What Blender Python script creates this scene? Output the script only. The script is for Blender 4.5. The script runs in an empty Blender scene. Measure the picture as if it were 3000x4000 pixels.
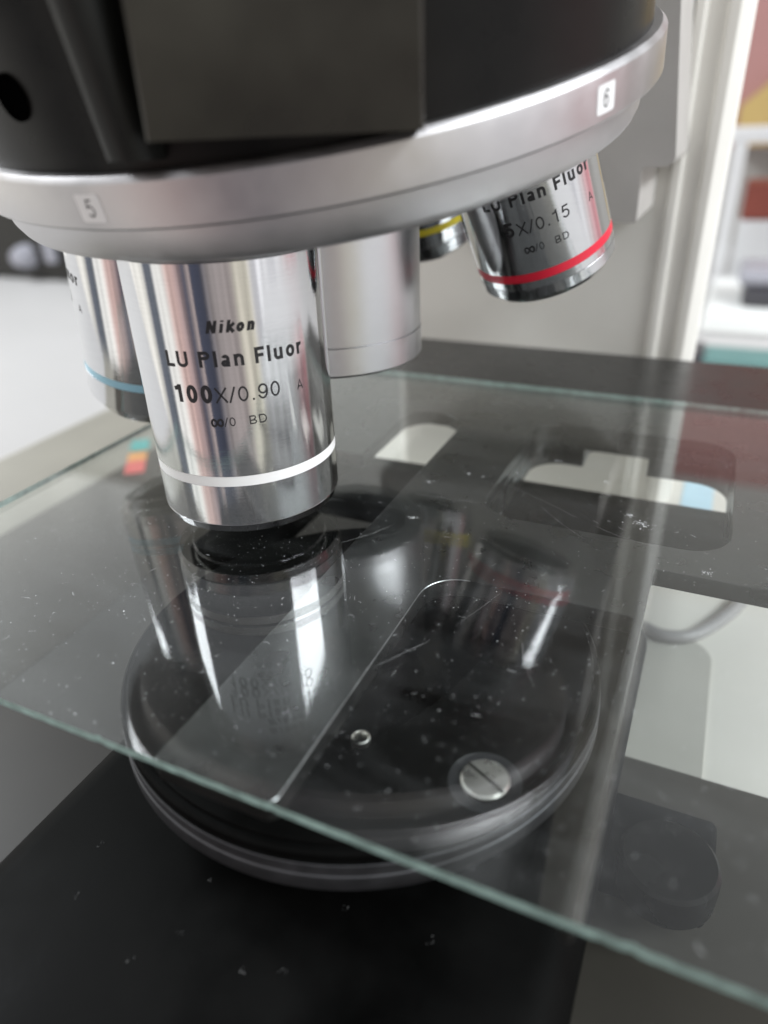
import bpy, bmesh, math, random
from mathutils import Vector, Matrix

# ------------------------------------------------------------------ scene, camera, light
S = bpy.context.scene
COL = S.collection
MM = 0.001
S.render.engine = 'CYCLES'
S.cycles.use_denoising = True
S.cycles.max_bounces = 14
S.cycles.transparent_max_bounces = 24
S.cycles.glossy_bounces = 8
S.cycles.sample_clamp_indirect = 6.0
S.view_settings.view_transform = 'Standard'
S.view_settings.look = 'None'
S.view_settings.exposure = 0.25
S.view_settings.gamma = 1.0
S.view_settings.use_curve_mapping = False

CAM = Vector((85.64, -112.01, 75.0))                      # millimetres; the objective in use stands on the z axis
cam_d = bpy.data.cameras.new('camera')
cam = bpy.data.objects.new('camera', cam_d)
COL.objects.link(cam)
RX = Vector((0.90797, 0.41740, -0.03709))
DN = Vector((0.17328, -0.45456, -0.87370))
FW = Vector((-0.38154, 0.78686, -0.48505))
m = Matrix.Identity(4)
for i in range(3):
    m[i][0] = RX[i]; m[i][1] = -DN[i]; m[i][2] = -FW[i]; m[i][3] = CAM[i] * MM
cam.matrix_world = m
cam_d.sensor_fit = 'AUTO'
cam_d.sensor_width = 36.0
cam_d.lens = 24.77
cam_d.clip_start = 0.005
cam_d.clip_end = 60.0
cam_d.dof.use_dof = True
cam_d.dof.focus_distance = 0.136
cam_d.dof.aperture_fstop = 24.77 / 2.7
S.camera = cam

# world: the rest of the laboratory, a soft band of furniture and walls around the bench with a pale ceiling
W = bpy.data.worlds.new('World'); S.world = W; W.use_nodes = True
nt = W.node_tree; N = nt.nodes; L = nt.links
for n in list(N): N.remove(n)
out = N.new('ShaderNodeOutputWorld'); bg = N.new('ShaderNodeBackground'); L.new(bg.outputs[0], out.inputs[0])
tc = N.new('ShaderNodeTexCoord'); sx = N.new('ShaderNodeSeparateXYZ'); L.new(tc.outputs['Generated'], sx.inputs[0])
at = N.new('ShaderNodeMath'); at.operation = 'ARCTAN2'; L.new(sx.outputs[0], at.inputs[0]); L.new(sx.outputs[1], at.inputs[1])
dv = N.new('ShaderNodeMath'); dv.operation = 'MULTIPLY_ADD'; L.new(at.outputs[0], dv.inputs[0])
dv.inputs[1].default_value = 1 / (2 * math.pi); dv.inputs[2].default_value = 0.5
# azimuth (degrees from +Y towards +X) and the colour seen there
AZ = [(-180, (.40, .33, .31)), (-173, (.055, .06, .085)), (-156, (.62, .44, .40)), (-152, (.66, .50, .46)), (-146, (.78, .77, .73)), (-136, (.84, .83, .79)),
      (-133, (.13, .145, .17)), (-123, (.12, .13, .155)), (-119, (.80, .78, .72)), (-75, (.88, .86, .81)), (-40, (.72, .72, .70)),
      (-5, (.62, .62, .60)), (20, (.66, .72, .69)), (50, (.70, .76, .72)), (53, (.58, .26, .28)), (60, (.62, .34, .36)), (66, (.60, .42, .43)), (74, (.64, .6, .6)),
      (80, (.72, .72, .74)), (92, (.50, .50, .52)), (97, (.76, .76, .78)), (112, (.62, .62, .64)), (118, (.58, .55, .46)), (132, (.50, .47, .40)),
      (137, (.33, .29, .28)), (160, (.29, .26, .255)), (169, (.055, .06, .085)), (180, (.055, .06, .085))]
ramps = []
half = [a for a in AZ]
groups = [half[:15], half[14:]]
lo = groups[0]; hi = groups[1]
def mkramp(pts):
    r = N.new('ShaderNodeValToRGB'); cr = r.color_ramp; cr.interpolation = 'LINEAR'
    while len(cr.elements) > 1: cr.elements.remove(cr.elements[-1])
    for i, (d, c) in enumerate(pts):
        p = d / 360.0 + 0.5
        e = cr.elements[0] if i == 0 else cr.elements.new(p)
        e.position = p; e.color = (c[0], c[1], c[2], 1)
    L.new(dv.outputs[0], r.inputs[0]); return r
ra = mkramp(lo); rb = mkramp(hi)
gt = N.new('ShaderNodeMath'); gt.operation = 'GREATER_THAN'; L.new(dv.outputs[0], gt.inputs[0]); gt.inputs[1].default_value = lo[-1][0] / 360.0 + 0.5
mx = N.new('ShaderNodeMix'); mx.data_type = 'RGBA'; L.new(gt.outputs[0], mx.inputs[0]); L.new(ra.outputs[0], mx.inputs[6]); L.new(rb.outputs[0], mx.inputs[7])
# uneven shelves, people and lit surfaces: breaks the band up
cb_ = N.new('ShaderNodeCombineXYZ'); az9 = N.new('ShaderNodeMath'); az9.operation = 'MULTIPLY'; L.new(dv.outputs[0], az9.inputs[0]); az9.inputs[1].default_value = 70
el9 = N.new('ShaderNodeMath'); el9.operation = 'MULTIPLY'; L.new(sx.outputs[2], el9.inputs[0]); el9.inputs[1].default_value = 1.6
L.new(az9.outputs[0], cb_.inputs[0]); L.new(el9.outputs[0], cb_.inputs[1])
wn = N.new('ShaderNodeTexNoise'); wn.inputs['Scale'].default_value = 1.0; wn.inputs['Detail'].default_value = 4; L.new(cb_.outputs[0], wn.inputs[0])
wr_ = N.new('ShaderNodeMapRange'); L.new(wn.outputs[0], wr_.inputs[0]); wr_.inputs[1].default_value = .3; wr_.inputs[2].default_value = .7; wr_.inputs[3].default_value = .62; wr_.inputs[4].default_value = 1.25
wm = N.new('ShaderNodeMix'); wm.data_type = 'RGBA'; wm.blend_type = 'MULTIPLY'; wm.inputs[0].default_value = 1; L.new(mx.outputs[2], wm.inputs[6]); L.new(wr_.outputs[0], wm.inputs[7])
er = N.new('ShaderNodeMapRange'); er.interpolation_type = 'SMOOTHSTEP'; L.new(sx.outputs[2], er.inputs[0])
er.inputs[1].default_value = 0.28; er.inputs[2].default_value = 0.55; er.inputs[3].default_value = 0.0; er.inputs[4].default_value = 1.0
mc = N.new('ShaderNodeMix'); mc.data_type = 'RGBA'; L.new(er.outputs[0], mc.inputs[0]); L.new(wm.outputs[2], mc.inputs[6]); mc.inputs[7].default_value = (.44, .45, .465, 1)
e2 = N.new('ShaderNodeMapRange'); e2.interpolation_type = 'SMOOTHSTEP'; L.new(sx.outputs[2], e2.inputs[0])
e2.inputs[1].default_value = 0.60; e2.inputs[2].default_value = 0.86; e2.inputs[3].default_value = 0.0; e2.inputs[4].default_value = 1.0
m9 = N.new('ShaderNodeMix'); m9.data_type = 'RGBA'; L.new(e2.outputs[0], m9.inputs[0]); L.new(mc.outputs[2], m9.inputs[6]); m9.inputs[7].default_value = (.27, .275, .285, 1)
L.new(m9.outputs[2], bg.inputs[0]); bg.inputs[1].default_value = 1.45

def lamp(name, loc, look, sx_, sy_, power, col=(1, 1, 1)):
    d = bpy.data.lights.new(name, 'AREA'); d.shape = 'RECTANGLE'; d.size = sx_; d.size_y = sy_; d.energy = power; d.color = col
    o = bpy.data.objects.new(name, d); COL.objects.link(o)
    o.location = loc
    o.rotation_euler = (Vector(look) - Vector(loc)).to_track_quat('-Z', 'Y').to_euler()
    return o
lamp('ceiling_lamp_right', (1.75, -0.02, 1.46), (0, 0, 0), 1.35, 0.50, 50, (.93, .97, 1.0))
lamp('ceiling_lamp_left', (-1.9, 0.08, 1.62), (0, 0, 0), 1.15, 0.55, 48, (.93, .97, 1.0))

# ------------------------------------------------------------------ helpers
def thing(o, label, cat, group=None):
    o['label'] = label; o['category'] = cat
    if group: o['group'] = group
    return o
def link(name, bm_or_me, mats, parent=None, smooth=None, kind=None, label=None):
    if isinstance(bm_or_me, bmesh.types.BMesh):
        me = bpy.data.meshes.new(name); bm_or_me.to_mesh(me); bm_or_me.free()
    else:
        me = bm_or_me; me.name = name
    me.transform(Matrix.Scale(MM, 4))
    if not isinstance(mats, (list, tuple)): mats = [mats]
    for q in mats: me.materials.append(q)
    o = bpy.data.objects.new(name, me); COL.objects.link(o)
    if parent: o.parent = parent
    if smooth:
        me.shade_smooth()
        me.set_sharp_from_angle(angle=math.radians(smooth))
    if kind: o['kind'] = kind
    if label: o['label'] = label
    return o
def empty(name):
    o = bpy.data.objects.new(name, None); COL.objects.link(o); return o
def box(bm, x0, x1, y0, y1, z0, z1, bev=0, seg=2, mat=0, M=None):
    r = bmesh.ops.create_cube(bm, size=1.0)
    vs = r['verts']
    for v in vs:
        v.co = Vector((x0 + (v.co.x + .5) * (x1 - x0), y0 + (v.co.y + .5) * (y1 - y0), z0 + (v.co.z + .5) * (z1 - z0)))
    fs = set(f for v in vs for f in v.link_faces)
    for f in fs: f.material_index = mat
    if bev:
        es = list(set(e for v in vs for e in v.link_edges))
        rr = bmesh.ops.bevel(bm, geom=es, offset=bev, segments=seg, profile=.5, affect='EDGES')
        for f in rr['faces']: f.material_index = mat
        vs = list(set(v for f in (list(fs) + rr['faces']) if f.is_valid for v in f.verts))
    if M is not None:
        for v in vs: v.co = M @ v.co
    return vs
def lathe(bm, prof, M=None, seg=128, mat=0, mats=None, close=False):
    """prof: list of (r, h); revolves about local z"""
    rings = []
    for (r, h) in prof:
        ring = []
        if r < 1e-6:
            ring = [bm.verts.new((0, 0, h))]
        else:
            for k in range(seg):
                t = 2 * math.pi * k / seg
                ring.append(bm.verts.new((r * math.cos(t), r * math.sin(t), h)))
        rings.append(ring)
    n = len(rings)
    for i in range(n - 1 if not close else n):
        A = rings[i]; B = rings[(i + 1) % n]; mi = mats[i] if mats else mat
        for k in range(seg):
            k2 = (k + 1) % seg
            if len(A) == 1 and len(B) == 1: continue
            if len(A) == 1: f = bm.faces.new((A[0], B[k], B[k2]))
            elif len(B) == 1: f = bm.faces.new((A[k], B[0], A[k2]))
            else: f = bm.faces.new((A[k], B[k], B[k2], A[k2]))
            f.material_index = mi
    if M is not None:
        for ring in rings:
            for v in ring: v.co = M @ v.co
def fin(bm):
    bmesh.ops.recalc_face_normals(bm, faces=bm.faces[:])
    return bm
def rounded(pts):
    """pts: (x, y, radius) -> polygon points with rounded corners"""
    o = []; n = len(pts)
    for i in range(n):
        p = Vector(pts[i][:2]); r = pts[i][2]
        if r <= 0: o.append((p.x, p.y)); continue
        a = (Vector(pts[i - 1][:2]) - p).normalized(); b = (Vector(pts[(i + 1) % n][:2]) - p).normalized()
        ang = a.angle(b); d = r / math.tan(ang / 2)
        c = p + (a + b).normalized() * (r / math.sin(ang / 2))
        s = p + a * d - c; e = p + b * d - c
        a0 = math.atan2(s.y, s.x); a1 = math.atan2(e.y, e.x); da = (a1 - a0 + math.pi) % (2 * math.pi) - math.pi
        for k in range(13):
            t = a0 + da * k / 12; o.append((c.x + r * math.cos(t), c.y + r * math.sin(t)))
    return o
def plate_mesh(loops, z0, z1, bev=0.25):
    """flat plate with holes, from closed outlines (first = outside)"""
    cu = bpy.data.curves.new('outline', 'CURVE'); cu.dimensions = '2D'; cu.fill_mode = 'BOTH'
    for lp in loops:
        sp = cu.splines.new('POLY'); sp.points.add(len(lp) - 1); sp.use_cyclic_u = True
        for q, (x, y) in zip(sp.points, lp): q.co = (x, y, 0, 1)
    cu.extrude = (z1 - z0) / 2 - bev; cu.bevel_depth = bev; cu.bevel_resolution = 2; cu.offset = -bev
    o = bpy.data.objects.new('outline', cu); COL.objects.link(o)
    dg = bpy.context.evaluated_depsgraph_get(); dg.update()
    me = bpy.data.meshes.new_from_object(o.evaluated_get(dg))
    bpy.data.objects.remove(o); bpy.data.curves.remove(cu)
    me.transform(Matrix.Translation((0, 0, (z0 + z1) / 2)))
    return me
def arc_pts(cx, cy, rx, ry, a0, a1, n=18):
    return [(cx + rx * math.cos(math.radians(a0 + (a1 - a0) * i / n)), cy + ry * math.sin(math.radians(a0 + (a1 - a0) * i / n))) for i in range(n + 1)]
def glyph(c, s):
    """grotesque letter: list of centre lines (points, closed) for stroke width s at cap height 1, and its advance"""
    h = s / 2; E = arc_pts
    O = lambda cx, cy, rx, ry: (E(cx, cy, rx - h, ry - h, 0, 360, 40)[:-1], True)
    P = lambda *p: (list(p), False)
    if c == ' ': return [], .30
    if c == 'L': return [P((h, 1), (h, h), (.54, h))], .62
    if c == 'U': return [P((h, 1), *E(.35, .34, .35 - h, .34 - h, 180, 360), (.70 - h, 1))], .84
    if c == 'P': return [P((h, 0), (h, 1 - h), *E(.38, .735, .28 - h, .265 - h, 90, -90), (h, .47 + h))], .74
    if c == 'l': return [P((h, 0), (h, 1))], s + .10
    if c == 'i': return [P((h, 0), (h, .74)), P((h, .86), (h, 1))], s + .10
    if c == 'a': return [P((.50 - h, 0), (.50 - h, .5), *E(.27, .5, .23 - h, .25 - h, 0, 160)), P((.50 - h, .44 - h), *E(.23, .215, .23 - h, .215 - h, 90, 300), (.50 - h, .17))], .62
    if c == 'n': return [P((h, 0), (h, .74)), P(*E(.28, .46, .28 - h, .29 - h, 180, 0), (.56 - h, 0))], .68
    if c == 'u': return [P((h, .74), *E(.28, .28, .28 - h, .29 - h, 180, 360)), P((.56 - h, 0), (.56 - h, .74))], .68
    if c == 'o': return [O(.30, .37, .30, .38)], .67
    if c == 'r': return [P((h, 0), (h, .74)), P(*E(.36, .42, .36 - h, .33 - h, 180, 92))], .40
    if c == 'F': return [P((h, 0), (h, 1 - h), (.56, 1 - h)), P((h, .50), (.50, .50))], .63
    if c == 'N': return [P((h, 0), (h, 1)), P((h, .98), (.72 - h, .02)), P((.72 - h, 0), (.72 - h, 1))], .83
    if c == 'k': return [P((h, 0), (h, 1)), P((.52, .74), (h, .27)), P((.20, .45), (.56, 0))], .60
    if c == '1': return [P((.36, 0), (.36, 1)), P((.36, .93), (.25, .80), (.07, .765))], .64
    if c == '0': return [O(.30, .5, .30, .51)], .68
    if c == 'X': return [P((.03, 0), (.67, 1)), P((.03, 1), (.67, 0))], .74
    if c == '/': return [P((.0, -.03), (.34, 1.02))], .42
    if c == '.': return [P((h + .05, 0), (h + .05, s * 1.1))], s + .20
    if c == '9': return [O(.30, .665, .29, .345), P(*E(.27, .52, .33 - h, .53 - h, 15, -150))], .67
    if c == '6': return [O(.30, .335, .29, .345), P(*E(.34, .48, .33 - h, .53 - h, 195, 35))], .67
    if c == '5': return [P((.54, 1 - h), (.16, 1 - h), (.09, .47)), P(*E(.29, .335, .30 - h, .345 - h, 138, -150))], .66
    if c == '3': return [P(*E(.28, .75, .25 - h, .26 - h, 165, -90)), P(*E(.28, .275, .29 - h, .285 - h, 90, -165))], .65
    if c == '8': return [O(.30, .75, .26, .26), O(.30, .275, .30, .285)], .67
    if c == 'A': return [P((h * .9, 0), (.34, 1), (.68 - h * .9, 0)), P((.15, .31), (.53, .31))], .74
    if c == 'B': return [P((h, .49), (h, 0 + h), *E(.38, .26, .27 - h, .26 - h, -90, 90), (h, .52 - h)), P((h, .5), (h, 1 - h), *E(.36, .745, .25 - h, .255 - h, 90, -90))], .76
    if c == 'D': return [P((h, h), (h, 1 - h), (.32, 1 - h), *E(.34, .5, .36 - h, .5 - h, 90, -90), (h, h))], .80
    return [], .4
def text_bm(bm, s, width, cap, bold=.12, shear=0, x0=0, y0=0, anchor='c', capref=None):
    """adds flat lettering to bm: baseline y0, centred on x0, scaled to width x cap height; bold = stroke width / cap height"""
    runs = []; x = 0; xmax = 0
    for c in s:
        st, adv = glyph(c, bold)
        for pts, cl in st: runs.append(([(px + x, py) for px, py in pts], cl))
        x += adv + .05 + bold * .16
    allx = [p[0] for r, _ in runs for p in r]
    x1 = max(allx) + bold / 2; xa = min(allx) - bold / 2
    fx = width / ((x1 - xa) * cap)
    ox = x0 - width / 2
    for pts, cl in runs:
        n = len(pts); V = []
        P_ = [Vector(((px - xa) * fx, py)) for px, py in pts]
        for i in range(n):
            if cl: a, b = P_[i - 1], P_[(i + 1) % n]
            else: a, b = P_[max(i - 1, 0)], P_[min(i + 1, n - 1)]
            t1 = (P_[i] - a); t2 = (b - P_[i])
            if t1.length < 1e-6: t1 = t2
            if t2.length < 1e-6: t2 = t1
            t1.normalize(); t2.normalize(); t = t1 + t2
            if t.length < 1e-4: t = t2.copy()
            t.normalize(); nn = Vector((-t.y, t.x)); k = min(1 / max(.35, nn.dot(Vector((-t2.y, t2.x)))), 1.8) * bold / 2
            V.append([bm.verts.new((ox + cap * (q.x + shear * q.y), y0 + cap * q.y, 0)) for q in (P_[i] + nn * k, P_[i] - nn * k)])
        for i in range(n if cl else n - 1):
            j = (i + 1) % n
            try: bm.faces.new((V[i][0], V[i][1], V[j][1], V[j][0]))
            except ValueError: pass
def slice_x(bm, step):
    xs = [v.co.x for v in bm.verts]; x = math.floor(min(xs) / step) * step
    while x < max(xs):
        bmesh.ops.bisect_plane(bm, geom=bm.verts[:] + bm.edges[:] + bm.faces[:], plane_co=(x, 0, 0), plane_no=(1, 0, 0), dist=1e-5)
        x += step
def wrap(bm, R, M, lift=0.03):
    """bends lettering in the local xy plane round a cylinder of radius R about local z (x -> arc, y -> -z down the barrel)"""
    slice_x(bm, 0.7)
    for v in bm.verts:
        t = v.co.x / R
        v.co = M @ Vector(((R + lift) * math.cos(t), (R + lift) * math.sin(t), v.co.y))

# ------------------------------------------------------------------ materials
def mat(name, base, rough=.5, metal=0.0, spec=.5, noise=0.0, nscale=200, rvar=0.0, bump=0.0, bscale=3000, stretch=None, coat=0.0):
    q = bpy.data.materials.new(name); q.use_nodes = True
    t = q.node_tree; b = t.nodes['Principled BSDF']
    b.inputs['Base Color'].default_value = (*base, 1); b.inputs['Roughness'].default_value = rough; b.inputs['Metallic'].default_value = metal
    b.inputs['Specular IOR Level'].default_value = spec
    if coat: b.inputs['Coat Weight'].default_value = coat
    co = t.nodes.new('ShaderNodeTexCoord'); mp = t.nodes.new('ShaderNodeMapping'); t.links.new(co.outputs['Object'], mp.inputs[0])
    if stretch: mp.inputs['Scale'].default_value = stretch
    if noise or rvar:
        n = t.nodes.new('ShaderNodeTexNoise'); n.inputs['Scale'].default_value = nscale; n.inputs['Detail'].default_value = 5
        t.links.new(mp.outputs[0], n.inputs[0])
        if noise:
            mr = t.nodes.new('ShaderNodeMapRange'); mr.inputs[1].default_value = .3; mr.inputs[2].default_value = .7
            mr.inputs[3].default_value = 1 - noise; mr.inputs[4].default_value = 1 + noise
            t.links.new(n.outputs[0], mr.inputs[0])
            mu = t.nodes.new('ShaderNodeMix'); mu.data_type = 'RGBA'; mu.blend_type = 'MULTIPLY'; mu.inputs[0].default_value = 1
            mu.inputs[6].default_value = (*base, 1); t.links.new(mr.outputs[0], mu.inputs[7]); t.links.new(mu.outputs[2], b.inputs['Base Color'])
        if rvar:
            m2 = t.nodes.new('ShaderNodeMapRange'); m2.inputs[1].default_value = .3; m2.inputs[2].default_value = .7
            m2.inputs[3].default_value = max(0, rough - rvar); m2.inputs[4].default_value = rough + rvar
            t.links.new(n.outputs[0], m2.inputs[0]); t.links.new(m2.outputs[0], b.inputs['Roughness'])
    if bump:
        n = t.nodes.new('ShaderNodeTexNoise'); n.inputs['Scale'].default_value = bscale; n.inputs['Detail'].default_value = 3
        t.links.new(mp.outputs[0], n.inputs[0])
        bu = t.nodes.new('ShaderNodeBump'); bu.inputs['Strength'].default_value = bump; bu.inputs['Distance'].default_value = 0.0001
        t.links.new(n.outputs[0], bu.inputs['Height']); t.links.new(bu.outputs[0], b.inputs['Normal'])
    return q
M_CHROME = mat('turned_chrome', (.61, .61, .62), .07, 1, noise=.025, nscale=260, rvar=.012, bump=.05, bscale=700, stretch=(.25, .25, 14))
M_CHROMED = mat('dark_chrome_line', (.05, .05, .055), .35, .6)
M_SATIN = mat('satin_aluminium', (.49, .48, .485), .40, 1, noise=.05, nscale=180, rvar=.05, bump=.12, bscale=2600)
M_SATIN2 = mat('bead_blasted_aluminium', (.60, .60, .61), .34, 1, noise=.03, nscale=200, rvar=.04, bump=.10, bscale=4000)
M_GREYRIM = mat('grey_satin_rim', (.09, .09, .096), .50, .8, noise=.10, nscale=300, rvar=.05)
M_BLACK = mat('black_paint', (.010, .0105, .0095), .48, 0, .2, noise=.25, nscale=90, rvar=.08, bump=.05, bscale=1500)
M_OLIVE = mat('worn_black_panel', (.017, .0155, .0105), .40, 0, .42, noise=.6, nscale=38, rvar=.20, bump=.05, bscale=1500)
M_GLOSSBLK = mat('gloss_black', (.007, .0065, .006), .30, 0, .12, noise=.35, nscale=70, rvar=.08)
M_STAGE = mat('black_anodised_stage', (.013, .013, .0125), .30, 0, .55, noise=.3, nscale=150, rvar=.05, bump=.04, bscale=3500)
M_SUB = mat('black_substage', (.0034, .0034, .0033), .5, 0, .035, noise=.7, nscale=45, rvar=.12, bump=.15, bscale=900)
M_CREAM = mat('cream_enamel', (.84, .825, .775), .42, 0, .5, noise=.03, nscale=30, bump=.05, bscale=1800)
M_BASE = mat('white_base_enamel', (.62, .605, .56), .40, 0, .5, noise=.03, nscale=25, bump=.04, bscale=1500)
M_GREYARM = mat('grey_arm_enamel', (.42, .405, .385), .5, 0, .4, noise=.06, nscale=60, bump=.2, bscale=1400)
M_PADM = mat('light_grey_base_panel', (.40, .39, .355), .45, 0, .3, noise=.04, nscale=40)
M_SHADE_R = mat('grey_base_shade', (.050, .046, .039), .45, 0, .3, noise=.1, nscale=40)
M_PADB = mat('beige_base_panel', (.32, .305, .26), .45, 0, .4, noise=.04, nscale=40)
M_SHADE = mat('dark_base_shade', (.016, .0135, .0095), .45, 0, .3, noise=.12, nscale=60)
M_SHADE_L = mat('taupe_base_shade', (.036, .031, .023), .45, 0, .3, noise=.06, nscale=40)
M_WEAR = mat('bare_chamfer', (.42, .43, .44), .32, 1, noise=.2, nscale=400)
M_STEEL = mat('nickel_screw', (.60, .59, .56), .30, 1, noise=.06, nscale=500, rvar=.06)
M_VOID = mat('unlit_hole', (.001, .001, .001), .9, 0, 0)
M_INK = mat('black_engraving', (.010, .010, .012), .5)
M_STICK = mat('white_sticker', (.80, .80, .80), .5, noise=.02, nscale=300)
M_WHITE = mat('white_band', (.80, .80, .79), .35)
M_BLUE = mat('light_blue_band', (.36, .66, .80), .35)
M_RED = mat('red_band', (.72, .015, .045), .35)
M_YELLOW = mat('yellow_band', (.72, .60, .03), .35)
M_BENCH = mat('white_laminate', (.50, .49, .482), .45, 0, .5, noise=.02, nscale=8)
M_WALL = mat('painted_wall', (.47, .465, .44), .8, 0, .3, noise=.03, nscale=3)
M_REDP = mat('red_panel', (.38, .20, .187), .5, 0, .4, noise=.06, nscale=5)
M_YELP = mat('ochre_board', (.47, .34, .13), .6, 0, .4, noise=.08, nscale=6)
M_ALU = mat('pale_aluminium_frame', (.80, .81, .82), .35, .5, noise=.03, nscale=10)
M_MAROON = mat('brown_red_box', (.20, .045, .03), .6, noise=.2, nscale=8)
M_PAPER = mat('paper', (.82, .83, .81), .7, noise=.02, nscale=20)
M_TEAL = mat('teal_folder', (.12, .24, .23), .55, noise=.05, nscale=20)
M_DARKG = mat('dark_grey_plastic', (.05, .048, .055), .4, noise=.1, nscale=20)
M_MGREY = mat('mid_grey_plastic', (.34, .34, .38), .4, noise=.05, nscale=20)
M_BLKEQ = mat('black_equipment', (.012, .011, .008), .45, noise=.2, nscale=12)
M_CABLE = mat('grey_cable', (.30, .29, .29), .45, noise=.04, nscale=80)
M_PBLUE = mat('pale_blue_tint', (.42, .62, .74), .4)
M_LT = mat('teal_sticker', (.03, .42, .40), .5); M_LO = mat('orange_sticker', (.80, .33, .06), .5); M_LR = mat('red_sticker', (.75, .10, .09), .5)
M_DUST = mat('dust', (.72, .74, .75), .8)

def glass_mat(name, tint, dust):
    q = bpy.data.materials.new(name); q.use_nodes = True
    t = q.node_tree; n = t.nodes; l = t.links
    for k in list(n): n.remove(k)
    o = n.new('ShaderNodeOutputMaterial')
    tr = n.new('ShaderNodeBsdfTransparent'); tr.inputs[0].default_value = (*tint, 1)
    gl = n.new('ShaderNodeBsdfGlossy'); gl.inputs['Roughness'].default_value = 0.0; gl.inputs[0].default_value = (1, 1, 1, 1)
    ge = n.new('ShaderNodeNewGeometry')
    dt = n.new('ShaderNodeVectorMath'); dt.operation = 'DOT_PRODUCT'; l.new(ge.outputs['Normal'], dt.inputs[0]); l.new(ge.outputs['Incoming'], dt.inputs[1])
    ab = n.new('ShaderNodeMath'); ab.operation = 'ABSOLUTE'; l.new(dt.outputs['Value'], ab.inputs[0])
    om = n.new('ShaderNodeMath'); om.operation = 'SUBTRACT'; om.inputs[0].default_value = 1; l.new(ab.outputs[0], om.inputs[1])
    pw = n.new('ShaderNodeMath'); pw.operation = 'POWER'; l.new(om.outputs[0], pw.inputs[0]); pw.inputs[1].default_value = 4.45
    ma = n.new('ShaderNodeMath'); ma.operation = 'MULTIPLY_ADD'; l.new(pw.outputs[0], ma.inputs[0]); ma.inputs[1].default_value = .957; ma.inputs[2].default_value = .047
    mixs = n.new('ShaderNodeMixShader'); l.new(ma.outputs[0], mixs.inputs[0]); l.new(tr.outputs[0], mixs.inputs[1]); l.new(gl.outputs[0], mixs.inputs[2])
    last = mixs
    if dust:                                               # fine settled dust and faint wiped haze on the upper face
        co = n.new('ShaderNodeTexCoord')
        vo = n.new('ShaderNodeTexVoronoi'); vo.inputs['Scale'].default_value = 420; l.new(co.outputs['Object'], vo.inputs[0])
        lt = n.new('ShaderNodeMapRange'); l.new(vo.outputs['Distance'], lt.inputs[0]); lt.inputs[1].default_value = .05; lt.inputs[2].default_value = .085; lt.inputs[3].default_value = .55; lt.inputs[4].default_value = 0
        no = n.new('ShaderNodeTexNoise'); no.inputs['Scale'].default_value = 900; l.new(co.outputs['Object'], no.inputs[0])
        gt_ = n.new('ShaderNodeMapRange'); l.new(no.outputs[0], gt_.inputs[0]); gt_.inputs[1].default_value = .55; gt_.inputs[2].default_value = .60
        mu = n.new('ShaderNodeMath'); mu.operation = 'MULTIPLY'; l.new(lt.outputs[0], mu.inputs[0]); l.new(gt_.outputs[0], mu.inputs[1])
        nz = n.new('ShaderNodeTexNoise'); nz.inputs['Scale'].default_value = 45; nz.inputs['Detail'].default_value = 7; nz.inputs['Distortion'].default_value = .8
        mpz = n.new('ShaderNodeMapping'); mpz.inputs['Rotation'].default_value = (0, 0, .6); mpz.inputs['Scale'].default_value = (.5, 1.7, 1); l.new(co.outputs['Object'], mpz.inputs[0]); l.new(mpz.outputs[0], nz.inputs[0])
        hz = n.new('ShaderNodeMapRange'); l.new(nz.outputs[0], hz.inputs[0]); hz.inputs[1].default_value = .46; hz.inputs[2].default_value = .74; hz.inputs[3].default_value = 0.0; hz.inputs[4].default_value = .026
        ad = n.new('ShaderNodeMath'); ad.operation = 'ADD'; l.new(mu.outputs[0], ad.inputs[0]); l.new(hz.outputs[0], ad.inputs[1])
        df = n.new('ShaderNodeBsdfDiffuse'); df.inputs[0].default_value = (.62, .65, .65, 1)
        m2 = n.new('ShaderNodeMixShader'); l.new(ad.outputs[0], m2.inputs[0]); l.new(mixs.outputs[0], m2.inputs[1]); l.new(df.outputs[0], m2.inputs[2])
        last = m2
    l.new(last.outputs[0], o.inputs[0])
    return q
M_GLASS_T = glass_mat('clear_glass_dusty_face', (.965, .985, .975), True)
M_GLASS_B = glass_mat('clear_glass', (.97, .985, .98), False)
M_GEDGE = mat('ground_green_glass_edge', (.30, .43, .395), .4, 0, .6, noise=.35, nscale=420, bump=.3, bscale=2500)

# ------------------------------------------------------------------ bench and wall
bm = bmesh.new(); box(bm, -1900, 1500, -300, 1750, -240, -200, 3)
bench = link('lab_bench', bm, M_BENCH); thing(bench, 'white laminate bench top that the microscope stands on', 'bench')
bm = bmesh.new(); box(bm, -2600, 2200, 1790, 1840, -900, 1200)
link('wall', bm, M_WALL, kind='structure')

# ------------------------------------------------------------------ microscope
scope = empty('microscope'); scope.location = (0.034, 0.05, -0.2)
thing(scope, 'reflected light microscope with black nosepiece, silver turret of engraved objectives and black stage', 'microscope')
scope_inv = scope.matrix_basis.inverted()
def part(name, bm_, mats, parent=scope, smooth=30, **k):
    o = link(name, bm_, mats, parent, smooth, **k)
    if parent is scope: o.matrix_parent_inverse = Matrix.Translation((-0.034, -0.05, 0.2))
    return o

def prism(bm, pts, z0, z1, mat_=0):
    a = [bm.verts.new((x, y, z0)) for x, y in pts]; b = [bm.verts.new((x, y, z1)) for x, y in pts]
    n = len(pts)
    fs = [bm.faces.new(a[::-1]), bm.faces.new(b)]
    for i in range(n): fs.append(bm.faces.new((a[i], a[(i + 1) % n], b[(i + 1) % n], b[i])))
    for f in fs: f.material_index = mat_
    return fs
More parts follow.
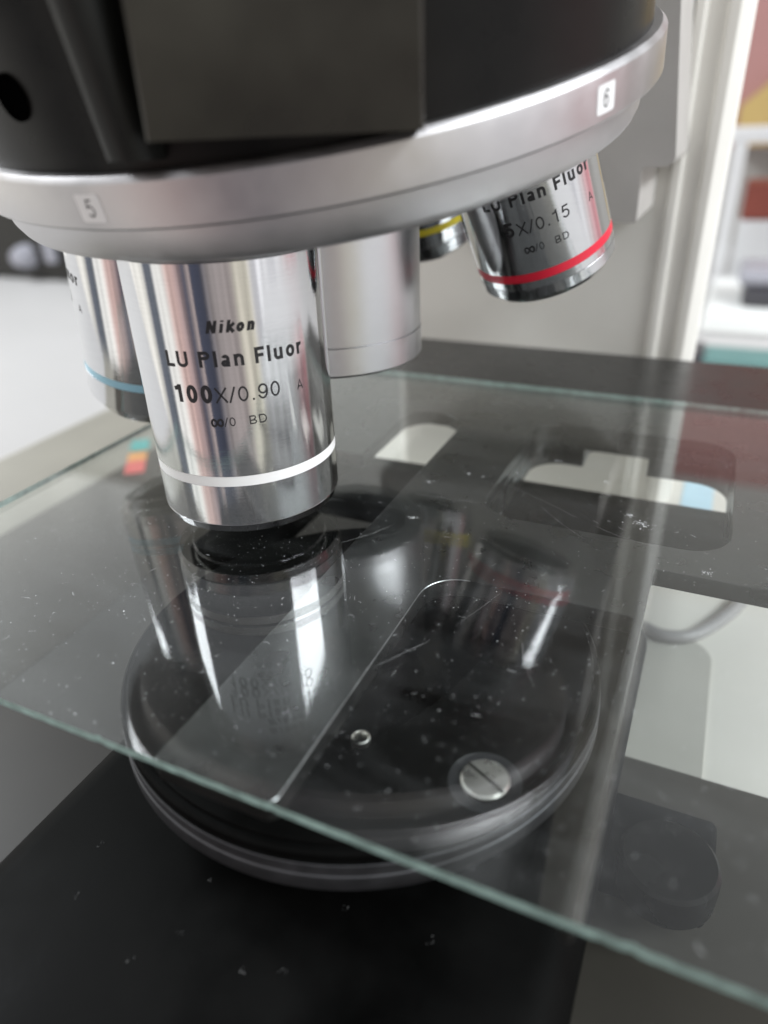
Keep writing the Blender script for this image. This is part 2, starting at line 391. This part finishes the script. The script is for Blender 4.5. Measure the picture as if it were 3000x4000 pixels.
# base
bm = bmesh.new()
box(bm, -238, 306, -135, 330, -196, -67, 9, 4)
for fx, fy in ((-200, -100), (268, -100), (-200, 290), (268, 290)):
    lathe(bm, [(0, -200), (16, -200), (17, -196.5), (0, -196.5)], Matrix.Translation((fx, fy, 0)), 32)
base = part('base', fin(bm), M_BASE)
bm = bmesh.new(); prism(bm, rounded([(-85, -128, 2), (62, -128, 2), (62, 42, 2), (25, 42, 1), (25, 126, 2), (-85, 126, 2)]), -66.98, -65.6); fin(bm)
part('base_panel_or_shade', bm, M_SHADE, label='dark slab standing in for shade on the white base')  # shade and reflection bands on the white base, put in as dark colour
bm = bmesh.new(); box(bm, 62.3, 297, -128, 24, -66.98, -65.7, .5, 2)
part('base_panel_or_shade', bm, M_SHADE_R, label='grey slab standing in for shade at the right front of the base')  # front of the base falling into shade, painted as a grey slab
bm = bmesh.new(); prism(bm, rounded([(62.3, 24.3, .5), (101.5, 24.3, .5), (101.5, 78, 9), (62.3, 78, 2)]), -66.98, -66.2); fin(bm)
part('base_panel_or_shade', bm, M_PADM, label='light grey rounded panel on the right of the base')
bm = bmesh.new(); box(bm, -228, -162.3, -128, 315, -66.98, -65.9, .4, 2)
part('base_panel_or_shade', bm, M_PADB, label='beige panel along the left edge of the base')
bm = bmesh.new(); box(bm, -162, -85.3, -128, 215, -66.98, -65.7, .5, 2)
part('base_panel_or_shade', bm, M_SHADE_L, label='taupe slab standing in for shade at the left of the base')  # shade from the parts above, painted as a taupe slab

# column with its beaded corner
bm = bmesh.new()
prism(bm, rounded([(-40, 165, 6), (62.6, 165, 0), (63.6, 163.2, .9), (66.4, 163.2, .9), (67.4, 165.2, 0), (72.2, 165.4, 0), (73.2, 163.4, .9), (76.2, 163.4, 1.2), (80.4, 167, 2.5), (74, 300, 4), (-40, 300, 6)]), -66.9, 185.5)
part('column', fin(bm), M_CREAM)
# grey focusing arm behind the turret
bm = bmesh.new()
def yprism(bm, pts, y0, y1):
    a = [bm.verts.new((x, y0, z)) for x, z in pts]; b = [bm.verts.new((x, y1, z)) for x, z in pts]; n = len(pts)
    bm.faces.new(a); bm.faces.new(b[::-1])
    for i in range(n): bm.faces.new((a[i], b[i], b[(i + 1) % n], a[(i + 1) % n]))
yprism(bm, rounded([(-28, 200, 0), (-28, 46, 3), (59.2, 46, .9), (58.9, 60.7, .6), (67.8, 60.9, 2.6), (63.2, 100, 0), (60.2, 185, 0), (58, 200, 0)]), 120, 164.9)
part('focusing_arm', fin(bm), M_GREYARM, label='grey enamel arm behind the turret')

bm = bmesh.new()
box(bm, -38, 78, 22, 299, 186, 262, 12, 4)
part('unseen_upper_arm', bm, M_CREAM, label='unseen upper arm, shaped to darken the glass reflection')  # arm out of view, added so the glass reflects something dark
# ---- nosepiece: everything turns about the inclined turret axis
BE, PH, ZQ = 0.2490, 1.5438, 225.8
AX = Vector((math.sin(BE) * math.cos(PH), math.sin(BE) * math.sin(PH), -math.cos(BE)))
Q = Vector((0, 0, ZQ))
def frame(axis, facing):
    """matrix: local z = -axis (up the barrel), local x = facing direction; origin at the cone apex"""
    z = -axis; f = Vector(facing); x = (f - z * f.dot(z)).normalized(); y = z.cross(x)
    M_ = Matrix((( x.x, y.x, z.x, Q.x), (x.y, y.y, z.y, Q.y), (x.z, y.z, z.z, Q.z), (0, 0, 0, 1)))
    return M_
MT = frame(AX, (0, -1, 0))
H = lambda h: -h
bm = bmesh.new()
prof = [(66.4, -143.9), (67.7, -143.9), (68.5, -144.65), (68.6, -144.85), (68.6, -150.9), (68.35, -151.25), (67.9, -151.45), (65.35, -151.5), (65.15, -151.75),
        (65.05, -156.2), (64.4, -157.6), (63.0, -158.3), (44, -165.0), (20, -166.5), (0, -166.5)]
lathe(bm, [(60, -143.95)] + prof, MT, 192)
turret = part('turret_ring', fin(bm), M_SATIN)
bm = bmesh.new()
lathe(bm, [(0, -144.4), (66.2, -144.4), (66.2, -80), (0, -80)], MT, 192)
housing = part('nosepiece_housing', fin(bm), M_GLOSSBLK, label='black cylindrical nosepiece housing above the turret')
ah, hh = -.14, -134.0
nv = Vector((math.cos(ah), math.sin(ah), 0)); hz = Vector((0, 0, 1)); ht = hz.cross(nv)
MH = MT @ Matrix(((ht.x, hz.x, nv.x, nv.x * 66.4), (ht.y, hz.y, nv.y, nv.y * 66.4), (ht.z, hz.z, nv.z, hh), (0, 0, 0, 1)))
bm = bmesh.new()
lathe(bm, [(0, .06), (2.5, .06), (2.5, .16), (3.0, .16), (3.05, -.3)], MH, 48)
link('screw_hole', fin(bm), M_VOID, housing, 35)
# front block and side cover
dx = Vector((30, 16.5, 0)).normalized(); ny = Vector((16.5, -30, 0)).normalized()
P0 = Vector((18.6, -36, 0)); wd = 34.3
def fr(u, d): q = P0 + dx * u - ny * d; return (q.x, q.y)
bm = bmesh.new()
prism(bm, rounded([(*fr(0, 0), .8), (*fr(wd, 0), .6), (*fr(wd, 30), 1), (*fr(0, 30), 1)]), 73.8, 150)
es = [e for e in bm.edges if all(abs(v.co.z - 73.8) < .01 for v in e.verts)]
bmesh.ops.bevel(bm, geom=es, offset=.5, segments=2, affect='EDGES')
part('front_block', fin(bm), M_OLIVE, parent=scope, label='flat worn black block on the front of the nosepiece')
bm = bmesh.new()
prism(bm, rounded([(14.8, -33.6, 3.2), (13.4, -8, 2), (6.5, -8, 1), (7.4, -33.2, 3.6)]), 71.6, 150)
for v in bm.verts:
    v.co.y -= (v.co.z - 71.6) * .25
es = [e for e in bm.edges if all(abs(v.co.z - 71.6) < .01 for v in e.verts)]
bmesh.ops.bevel(bm, geom=es, offset=.6, segments=2, affect='EDGES')
cover = part('side_cover', fin(bm), M_BLACK, label='black rounded cover left of the front block')

def sticker(digit, ang, hc, w, h, name):
    """white number sticker on the turret ring at turret angle ang (radians from the front), with its digit"""
    R_ = 68.62
    b1 = bmesh.new()
    pts = rounded([(-w / 2, -h / 2, .5), (w / 2, -h / 2, .5), (w / 2, h / 2, .5), (-w / 2, h / 2, .5)])
    f = b1.faces.new([b1.verts.new((x, y, 0)) for x, y in pts])
    slice_x(b1, .6)
    b2 = bmesh.new(); text_bm(b2, digit, 1.35, 2.5, bold=.10); slice_x(b2, .5)
    for v in b2.verts: v.co.y -= 1.25
    for b, lf in ((b1, .03), (b2, .06)):
        for v in b.verts:
            t = v.co.x / R_ + ang
            v.co = MT @ Vector(((R_ + lf) * math.cos(t), (R_ + lf) * math.sin(t), -hc + v.co.y))
    me = bpy.data.meshes.new('tmp'); b2.to_mesh(me); b2.free()
    n0 = len(b1.faces); b1.from_mesh(me); b1.faces.ensure_lookup_table()
    for f in b1.faces[n0:]: f.material_index = 1
    bpy.data.meshes.remove(me)
    return link('number_sticker', b1, [M_STICK, M_INK], turret, label=name)
STK = []
sticker('5', 0.0, 147.9, 4.6, 4.0, 'white sticker numbered 5')
sticker('6', 1.2, 147.9, 4.6, 4.0, 'white sticker numbered 6')

# ---- objectives
def rot_axis(t):
    d0 = Vector((0, 0, -1.0))
    return d0 * math.cos(t) + AX.cross(d0) * math.sin(t) + AX * (AX.dot(d0)) * (1 - math.cos(t))
def objective(k, R_, ring_s, tip, band, head, text, facing, label, shift=0.0):
    """barrel along its own axis; head = list of (radius, distance from ring centre) below the band"""
    ax = rot_axis(k * math.pi / 3)
    MO = frame(ax, facing)
    b = bmesh.new()
    rb = 1.05
    prof = [(R_ - 3, -166.0), (R_ - 3, -169.5), (R_ - .3, -169.6), (R_, -169.9), (R_, -(ring_s - rb)), (R_ - .12, -(ring_s - rb)), (R_ - .12, -(ring_s + rb)), (R_, -(ring_s + rb))]
    for r, d in head: prof.append((r, -(ring_s + d)))
    mats = [0] * (len(prof) - 1)
    lathe(b, prof, MO, 160, mats=mats)
    o = part('objective', fin(b), [M_CHROME, M_CHROMED], label=label)
    # colour band, a painted strip in the turned groove
    b = bmesh.new()
    lathe(b, [(R_ - .4, -(ring_s - rb) - .01), (R_ - .06, -(ring_s - rb) - .02), (R_ - .06, -(ring_s + rb) + .02), (R_ - .4, -(ring_s + rb) + .01)], MO, 160)
    link('colour_band', fin(b), band, o, 40)
    # front cell with the lens
    r0 = head[-1][0]; zt = -(ring_s + head[-1][1])
    b = bmesh.new()
    lathe(b, [(r0 - .15, zt + .2), (r0 - 1.6, zt + .15), (r0 - 4.0, zt - tip * .45), (5.2, zt - tip * .8), (3.2, zt - tip), (2.2, zt - tip), (1.8, zt - tip + .5), (0, zt - tip + .2)], MO, 96)
    link('front_cell', fin(b), M_GLOSSBLK, o, 35)
    # engraved lettering: (string, centre arc mm, baseline above the ring, width mm, cap mm, bold, shear)
    for s, cx, by, w, cap, bold, shear, cr in text:
        b = bmesh.new()
        if s == 'inf':
            infinity(b, cx, by, w, cap)
        else:
            text_bm(b, s, w, cap, bold, shear, cx, by, 'c', cr)
        for v in b.verts: v.co.y += -ring_s
        wrap(b, R_, MO)
        e = link('engraving', b, M_INK, o)
    return o
def infinity(b, cx, by, w, cap):
    n = 48; hw = w / 2; th = cap * .12
    pts = []
    for i in range(n):
        t = 2 * math.pi * i / n; d = 1 + math.sin(t) ** 2
        pts.append(Vector((hw * math.cos(t) / d, cap * 1.05 * math.sin(t) * math.cos(t) / d, 0)))
    vo = []
    for i in range(n):
        tg = (pts[(i + 1) % n] - pts[i - 1]).normalized(); nn = Vector((-tg.y, tg.x, 0))
        vo.append((b.verts.new(pts[i] + nn * th + Vector((cx, by + cap * .42, 0))), b.verts.new(pts[i] - nn * th + Vector((cx, by + cap * .42, 0)))))
    for i in range(n):
        j = (i + 1) % n; b.faces.new((vo[i][0], vo[i][1], vo[j][1], vo[j][0]))
A_ = math.pi / 180 * 18.5
def lettering(power, na, wpow, wna, xp, sh=0.0, logo=True):
    t = []
    if logo: t.append(('Nikon', -.45, 28.1 + sh, 8.3, 2.1, .28, .26, 'N'))
    t += [('LU Plan Fluor', 0, 22.2 + sh, 26.0, 2.85, .205, 0, 'P'),
          (power, xp + wpow / 2, 15.7 + sh, wpow, 3.3, .225 if len(power) > 1 else .19, 0, '1'),
          ('X/' + na, xp + wpow + .35 + wna / 2, 15.7 + sh, wna, 2.75, .125, 0, 'X'),
          ('A', 11.55, 15.7 + sh, 1.45, 1.75, .12, 0, 'A'),
          ('inf', -5.0, 11.2 + sh, 2.0, 1.7, 0, 0, None), ('/0', -2.75, 11.2 + sh, 2.1, 1.65, .12, 0, '0'),
          ('BD', 2.4, 11.2 + sh, 3.25, 1.65, .135, 0, 'B')]
    return t
FACE = (86.1, -111.6, 0)
objective(0, 18.5, 209.3, 4.2, M_WHITE, [(18.5, 9.3), (18.38, 9.36), (18.38, 9.46), (18.45, 9.52), (17.8, 11.25), (15.0, 11.3), (14.6, 11.8)],
          lettering('100', '0.90', 7.6, 11.9, -12.7), FACE, 'chrome objective with white band engraved 100X/0.90')
objective(1, 18.5, 207.2, 4.0, M_BLUE, [(18.5, 7.6), (18.3, 7.8), (16.2, 11.0), (15.2, 11.3)],
          lettering('50', '0.80', 5.2, 11.9, -11.5), (-95, -62, 0), 'chrome objective with light blue band behind the 100X')
objective(3, 16.5, 194.5, 2.5, M_YELLOW, [(16.5, 4.6), (16.3, 4.65), (16.3, 4.9), (16.5, 4.95), (16.3, 8.4), (14.6, 10.4), (13, 10.5)],
          lettering('10', '0.30', 5.2, 11.9, -11.5, -4.4), (60, -120, 60), 'chrome objective with yellow band, mostly hidden')
objective(4, 16.5, 195.7, 2.2, M_RED, [(16.5, 2.7), (16.35, 2.75), (16.35, 2.95), (16.5, 3.0), (16.35, 5.4), (14.9, 7.0), (13.5, 7.3)],
          lettering('5', '0.15', 2.7, 11.9, -9.6, -5.3), (52, -150, 30), 'chrome objective with red band engraved 5X/0.15')
# plain satin cylinder hanging in the middle
bm = bmesh.new()
MC = Matrix.Translation((-1, 42, 0))
lathe(bm, [(15, 76), (21.8, 76), (21.8, 31.35), (21.5, 31.2), (21.5, 31.05), (21.95, 30.9), (21.95, 24.8), (21.4, 24.2), (17, 24.2), (17, 40), (0, 40)], MC, 128)
part('lens_sleeve', fin(bm), M_SATIN2, label='plain satin silver cylinder without lettering')

# ---- stage
up = rounded([(-48, 153.1, 4), (140, 153.1, 4), (140, 12.5, 2), (83, 12.5, .5), (83, -63, .6), (81.4, -63, .6), (81.4, -4.4, 1), (43.8, -4.4, 7.5), (43.8, -63, 2), (23.7, -63, 1), (23.7, 77, 11), (5.5, 77, 9), (5.5, 41.2, 1), (-48, 41.2, 2)])
op2 = rounded([(43.8, 22, 9), (96.2, 22, 9), (96.2, 80, 9), (43.8, 80, 9)])
mid = rounded([(30, 152.9, 2), (139.5, 152.9, 4), (139.5, 52, 2), (96.2, 52, .3), (96.2, 80, 9), (43.8, 80, 9), (43.8, 21.5, .1), (43.8, 13, .1), (30, 13, 1)])
low = rounded([(30, 152.9, 2), (139.5, 152.9, 4), (139.5, 52, 2), (96.2, 52, .3), (96.2, 80, 9), (75.2, 80, .6), (75.2, 92, 2.2), (57.6, 92, 2.2), (57.6, 80, .6), (43.8, 80, 9), (43.8, 21.5, .1), (43.8, 13, .1), (30, 13, 1)])
KS = 76.45 / 78.0
def near(lp): return [(85.64 + (x - 85.64) * KS, -112.01 + (y + 112.01) * KS) for x, y in lp]
up, op2, mid, low = near(up), near(op2), near(mid), near(low)
bm = bmesh.new()
for loops, z0, z1, bv in (([up, op2], -5.2, -1.45, .20), ([mid], -8.1, -5.25, .05), ([low], -13.6, -8.15, .1)):
    me = plate_mesh(loops, z0, z1, bv); bm.from_mesh(me); bpy.data.meshes.remove(me)
fin(bm)
for f in bm.faces:
    cm = f.calc_center_median()
    if .25 < f.normal.z < .93 and cm.z > -2 and cm.x < 66 and cm.y < 3: f.material_index = 1
stage = part('stage', bm, [M_STAGE, M_WEAR], smooth=25, label='black anodised stage plate with rounded openings')
bm = bmesh.new(); box(bm, -7, 99, 38, 66.4, -22, -15.7, .4, 2); box(bm, -24, -7.05, 2, 66.4, -22, -15.7, .4, 2)
carrier = part('stage_carrier', bm, M_SUB)
bm = bmesh.new()
MS = Matrix.Translation((54.6, 45.5, 0))
lathe(bm, [(0, -15.9), (4.2, -15.9), (4.2, -14.6), (3.6, -14.0), (2.6, -13.9), (2.4, -15), (0, -15.2)], MS, 48)
link('socket_screw', fin(bm), M_SUB, carrier, 35)
bm = bmesh.new(); box(bm, -13, 84, -112, 42, -48, -33, 7.0, 6)
part('substage_plate', bm, M_SUB)
# substage disc
cx, cy = 33.75, -17.7
outer = [(cx + 43.6 * math.cos(2 * math.pi * k / 160), cy + 43.6 * math.sin(2 * math.pi * k / 160)) for k in range(160)]
hole = [(-1.7 + 59 * math.cos(math.radians(a)), -5.4 + 59 * math.sin(math.radians(a))) for a in range(-50, 17, 2)] + [(50, 14.5), (28, 14.5), (28, -44)]
me = plate_mesh([outer, hole], -20, -13, .15)
bm = bmesh.new(); bm.from_mesh(me); bpy.data.meshes.remove(me)
disc = part('condenser_disc', fin(bm), M_SUB, smooth=25, label='round black disc below the stage with a slotted screw')
bm = bmesh.new()
lathe(bm, [(43.65, -13.8), (44.5, -13.8), (44.9, -14.2), (44.9, -15.6), (44.7, -15.8), (44.7, -16.0), (45.0, -16.2), (45.1, -16.3), (45.1, -18.4), (45.3, -18.6), (45.3, -21.4), (45.1, -21.8), (43.65, -21.8)], Matrix.Translation((cx, cy, 0)), 160, mats=[1, 1, 1, 1, 1, 1, 0, 0, 0, 0, 0, 0, 1], close=True)
link('disc_rim', fin(bm), [M_GREYRIM, M_SUB], disc, 30)
bm = bmesh.new()
MS = Matrix.Translation((65.9, -40.2, 0)) @ Matrix.Rotation(math.radians(-27), 4, 'Z')
lathe(bm, [(0, -12.9), (3.7, -12.9), (3.75, -12.4), (3.4, -12.05), (0, -12.0)], MS, 64)
scr = link('slotted_screw', fin(bm), M_STEEL, disc, 40)
bm = bmesh.new(); box(bm, -3.55, 3.55, -.26, .26, -12.2, -11.97, M=MS)
link('screw_slot', bm, mat('slot_shadow_steel', (.016, .015, .012), .7, 0, .1), disc)
bm = bmesh.new()
lathe(bm, [(1.0, -14.5), (1.0, -12.2), (1.25, -11.9), (1.6, -12.1), (1.6, -14.5)], Matrix.Translation((45.0, -40.3, 0)), 40)
link('set_screw', fin(bm), M_STEEL, disc, 40)
bm = bmesh.new()
lathe(bm, [(3.85, -12.99), (5.4, -12.985), (5.5, -12.9), (5.6, -12.985)], Matrix.Translation((65.9, -40.2, 0)), 64)
link('counterbore', fin(bm), M_INK, disc, 30)
# stage drive knob under the right side
bm = bmesh.new()
box(bm, 80, 103.4, -18, -1, -62, -50, 1.5, 3)
arm = part('drive_bracket', bm, M_SUB)
bm = bmesh.new()
lathe(bm, [(0, -48.5), (8.4, -48.5), (9.1, -49.2), (9.3, -50.5), (9.3, -56), (0, -56)], Matrix.Translation((95.2, -14.5, 0)), 64)
part('drive_knob', fin(bm), M_GLOSSBLK)

# ------------------------------------------------------------------ glass plate lying on the stage
bm = bmesh.new()
gp = []
rg = random.Random(5)
for i in range(237):
    d = abs(rg.gauss(0, .025)) + (rg.uniform(.12, .3) if rg.random() < .05 else 0)
    gp.append((-60 + i, -64.7 + (d if 0 < i < 236 else 0)))
prism(bm, gp + [(176, 101.2), (-60, 101.2)], -1.4, 0)
fin(bm)
for f in bm.faces:
    nz = f.normal.z
    f.material_index = 0 if nz > .5 else 1 if nz < -.5 else 2
gl = link('glass_plate', bm, [M_GLASS_T, M_GLASS_B, M_GEDGE]); thing(gl, 'clear glass plate with green ground edges lying on the black stage', 'glass plate')

# dust fibres and scratches on the glass
random.seed(11)
bm = bmesh.new()
def strand(pts, r, sides=4):
    prev = None
    for i, p in enumerate(pts):
        tg = (pts[min(i + 1, len(pts) - 1)] - pts[max(i - 1, 0)]).normalized()
        nn = Vector((-tg.y, tg.x, 0)); rr = r * (1 if 0 < i < len(pts) - 1 else .4)
        ring = [bm.verts.new(p + nn * rr * math.cos(a) + Vector((0, 0, 1)) * rr * .8 * (math.sin(a) + 1)) for a in (0, math.pi * .5, math.pi, math.pi * 1.5)]
        if prev:
            for k in range(4): bm.faces.new((prev[k], prev[(k + 1) % 4], ring[(k + 1) % 4], ring[k]))
        prev = ring
def fibre(x, y, ln, r):
    a = random.uniform(0, 6.28); p = Vector((x, y, .01)); pts = [p.copy()]
    cv = random.uniform(-1, 1) * 1.6 / max(ln, .3)
    n = 6
    for i in range(n):
        a += cv * ln / n + random.uniform(-.25, .25); p = p + Vector((math.cos(a), math.sin(a), 0)) * ln / n; pts.append(p.copy())
    strand(pts, r)
for i in range(480):
    x = random.uniform(-40, 110); y = random.uniform(-63, 70) if i % 3 else random.uniform(-63, 0)
    ln = random.choice((.2, .25, .3, .35, .4, .5, .6, .9, 1.5)); fibre(x, y, ln, random.uniform(.008, .026))
for i in range(2600):
    x = random.uniform(-40, 105); y = random.uniform(-63, 60) if i % 2 else random.uniform(-63, -5); r = .024 + .07 * random.random() ** 4
    if random.random() < .05: r *= 1.8
    mm_ = Matrix.Translation((x, y, r * .3)) @ Matrix.Rotation(random.uniform(0, 3), 4, 'Z') @ Matrix.Diagonal((1, random.uniform(.5, 1), .5, 1))
    bmesh.ops.create_icosphere(bm, subdivisions=1, radius=r, matrix=mm_)
def cluster(x, y, w, n):
    for i in range(n):
        xx = random.gauss(x, w); yy = random.gauss(y, w * .8); r = abs(random.gauss(.07, .05)) + .02
        bmesh.ops.create_icosphere(bm, subdivisions=1, radius=r, matrix=Matrix.Translation((xx, yy, 0.01)) @ Matrix.Diagonal((1, random.uniform(.5, 1), .25, 1)))
for a, b in (((59, -9.5), (54.5, -22)), ((52, -27), (46.5, -36)), ((66, -22), (70, -31)), ((23.5, -5.5), (31, 6)), ((45, 33), (66, 22)), ((58, 24), (69, 14)), ((30, 20), (45, 21)), ((8, 8), (14, 11)), ((70, 20), (82, 16))):
    n = 9; va = Vector((a[0], a[1], .01)); vb = Vector((b[0], b[1], .01)); d = vb - va; w = Vector((-d.y, d.x, 0)) * random.uniform(-.06, .06)
    strand([va + d * (i / n) + w * (4 * (i / n) * (1 - i / n)) + Vector((random.gauss(0, .04), random.gauss(0, .04), 0)) for i in range(n + 1)], random.uniform(.005, .011))
for cx_, cy_, w_, n_ in ((33.5, 9.5, .45, 40), (30.5, 27, .5, 22), (38, 34, .3, 14), (79, 24, 1.3, 70), (76, 27, .6, 30), (69, 41, .4, 16), (56, 49, .5, 14), (92, 10, .7, 26)): cluster(cx_, cy_, w_, n_)
nlint = len(bm.faces)
LINT = ((36.4, -48.3), (26.0, -60.4), (44.5, -67.9), (39.1, -69.9), (4.6, -62.4), (62.6, -54.9), (22.4, -75.6), (48.7, -55.7), (7.6, -71.2), (27.0, -69.5))
for x0_, y0_ in LINT:        # lint on the black plate below
    for i in range(5):
        r = random.uniform(.06, .2); x = x0_ + random.gauss(0, .3); y = y0_ + random.gauss(0, .3)
        bmesh.ops.create_icosphere(bm, subdivisions=1, radius=r, matrix=Matrix.Translation((x, y, -32.95 + r * .2)) @ Matrix.Rotation(random.uniform(0, 3), 4, 'Z') @ Matrix.Diagonal((1.4, random.uniform(.2, .6), .3, 1)))
bm.faces.ensure_lookup_table()
for f in bm.faces[nlint:]: f.material_index = 1
dust = link('dust', fin(bm), [M_DUST, mat('dark_lint', (.07, .07, .07), .9)], kind='stuff')

# ------------------------------------------------------------------ cable lying on the base at the right
def tube(bm, pts, r, seg=16):
    prev = None
    n = len(pts)
    for i, p in enumerate(pts):
        tg = (pts[min(i + 1, n - 1)] - pts[max(i - 1, 0)]).normalized()
        u = tg.cross(Vector((0, 0, 1))).normalized(); w = u.cross(tg)
        ring = [bm.verts.new(p + (u * math.cos(2 * math.pi * k / seg) + w * math.sin(2 * math.pi * k / seg)) * r) for k in range(seg)]
        if prev:
            for k in range(seg): bm.faces.new((prev[k], prev[(k + 1) % seg], ring[(k + 1) % seg], ring[k]))
        prev = ring
def smooth_path(pts, n=10):
    o = []
    P_ = [pts[0]] + pts + [pts[-1]]
    for i in range(1, len(P_) - 2):
        p0, p1, p2, p3 = P_[i - 1:i + 3]
        for k in range(n):
            t = k / n
            o.append(.5 * ((2 * p1) + (p2 - p0) * t + (2 * p0 - 5 * p1 + 4 * p2 - p3) * t * t + (3 * p1 - p0 - 3 * p2 + p3) * t ** 3))
    o.append(pts[-1]); return o
bm = bmesh.new()
cp = [Vector((x, y, -64.2)) for x, y in ((60, 84), (72, 79.5), (80.4, 76.6), (88.1, 74.3), (96.5, 78.4), (105.2, 92.8), (112.4, 112.2), (119.8, 138.1), (127, 165), (133, 200))]
tube(bm, smooth_path(cp), 1.9)
cb = link('cable', fin(bm), M_CABLE, smooth=60); thing(cb, 'grey cable curving over the white base beside the stage', 'cable')

# small striped label on the base, seen through the left of the glass
bm = bmesh.new()
p = Vector((-175, 141, -65.6)); u = Vector((27, -36, 0)).normalized(); v = Vector((u.y, -u.x, 0))
def quadbox(bm, o, a, b, la, lb, h, mi):
    c = [o, o + a * la, o + a * la + b * lb, o + b * lb]
    lo_ = [bm.verts.new(q) for q in c]; hi_ = [bm.verts.new(q + Vector((0, 0, h))) for q in c]
    for f in [bm.faces.new(lo_), bm.faces.new(hi_)] + [bm.faces.new((lo_[i], lo_[(i + 1) % 4], hi_[(i + 1) % 4], hi_[i])) for i in range(4)]: f.material_index = mi
o_ = p - v * 4
quadbox(bm, o_, u, v, 14, 9, .4, 0); quadbox(bm, o_ + u * 16, u, v, 11, 9, .4, 1); quadbox(bm, o_ + u * 27.02, u, v, 14, 9, .4, 2)
st = link('striped_label', fin(bm), [M_LT, M_LO, M_LR]); thing(st, 'small teal, orange and red striped label on the pale base left of the objectives', 'label')

bm = bmesh.new()
prism(bm, [(X, Y) for X, Y in ((85.2, 164), (97, 164), (97, 192), (85.2, 192))], -66.95, -66.6); fin(bm)  # thin pale blue patch laid flat on the base
o = link('pale_blue_patch', bm, M_PBLUE); thing(o, 'pale blue patch on the white base seen through the right stage opening', 'label')

# ------------------------------------------------------------------ things standing behind, out of focus
bm = bmesh.new(); box(bm, 40, 520, 1560, 1789, 4, 700, 4)
o = link('red_cabinet', bm, M_REDP); thing(o, 'pinkish red wall cabinet at the back right', 'cabinet')
bm = bmesh.new()
prism_pts = [(58, 75), (520, 470), (520, 8), (58, 8)]
yprism(bm, prism_pts, 1538, 1559)
o = link('ochre_board', fin(bm), M_YELP); thing(o, 'ochre board with a slanted top edge in front of the red cabinet', 'board')
bm = bmesh.new()
box(bm, 55, 330, 1280, 1310, 22, 46, 4); 
for x in (62, 306): box(bm, x, x + 20, 1282, 1308, -198, 21.5, 3)
fr_o = link('aluminium_frame', bm, M_ALU); thing(fr_o, 'pale aluminium frame standing behind the column on the bench', 'frame')
bm = bmesh.new(); box(bm, 92, 290, 1330, 1450, -97, -41, 4); box(bm, 90, 292, 1331, 1449, -199, -98, 4, mat=1)
o = link('storage_box', bm, [M_MAROON, M_ALU]); thing(o, 'brown red topped storage box inside the aluminium frame', 'box')
bm = bmesh.new()
box(bm, 66, 330, 960, 1240, -199, -188, 4)
box(bm, 70, 330, 965, 1240, -187.5, -176, 4)
o = link('paper_stack', bm, M_PAPER); thing(o, 'stack of white papers lying on the bench behind the stage', 'paper stack')
bm = bmesh.new(); box(bm, 112, 260, 1020, 1120, -175.5, -150, 8, 4); box(bm, 104, 250, 1030, 1140, -149.5, -128, 8, 4, mat=1)
o = link('stapler', bm, [M_DARKG, M_MGREY]); thing(o, 'dark grey stapler lying on the white paper stack', 'stapler')
bm = bmesh.new(); box(bm, 78, 300, 805, 868, -199.5, -191, 2); box(bm, 66, 77.5, 805, 868, -199.5, -187, 2, mat=1)
o = link('teal_folder', bm, [M_TEAL, M_DARKG]); thing(o, 'teal folder with dark spine on the bench just past the stage edge', 'folder')

# dark equipment far left
bm = bmesh.new(); box(bm, -1700, -1000, 1010, 1300, -199, 260, 10, 3)
eq = link('black_instrument', bm, M_BLKEQ); thing(eq, 'large black instrument at the far left of the bench', 'instrument')
bm = bmesh.new()
lathe(bm, [(0, 40), (15, 37), (23, 20), (25, 0)], Matrix.Translation((-1278, 1009.5, -150)) @ Matrix.Rotation(math.radians(90), 4, 'X'), 40)
link('dial', fin(bm), M_MGREY, eq, 40)
bm = bmesh.new(); box(bm, -1212, -1188, 990, 1009, -160, -105, 5, 3)
link('switch_panel', bm, M_MGREY, eq)
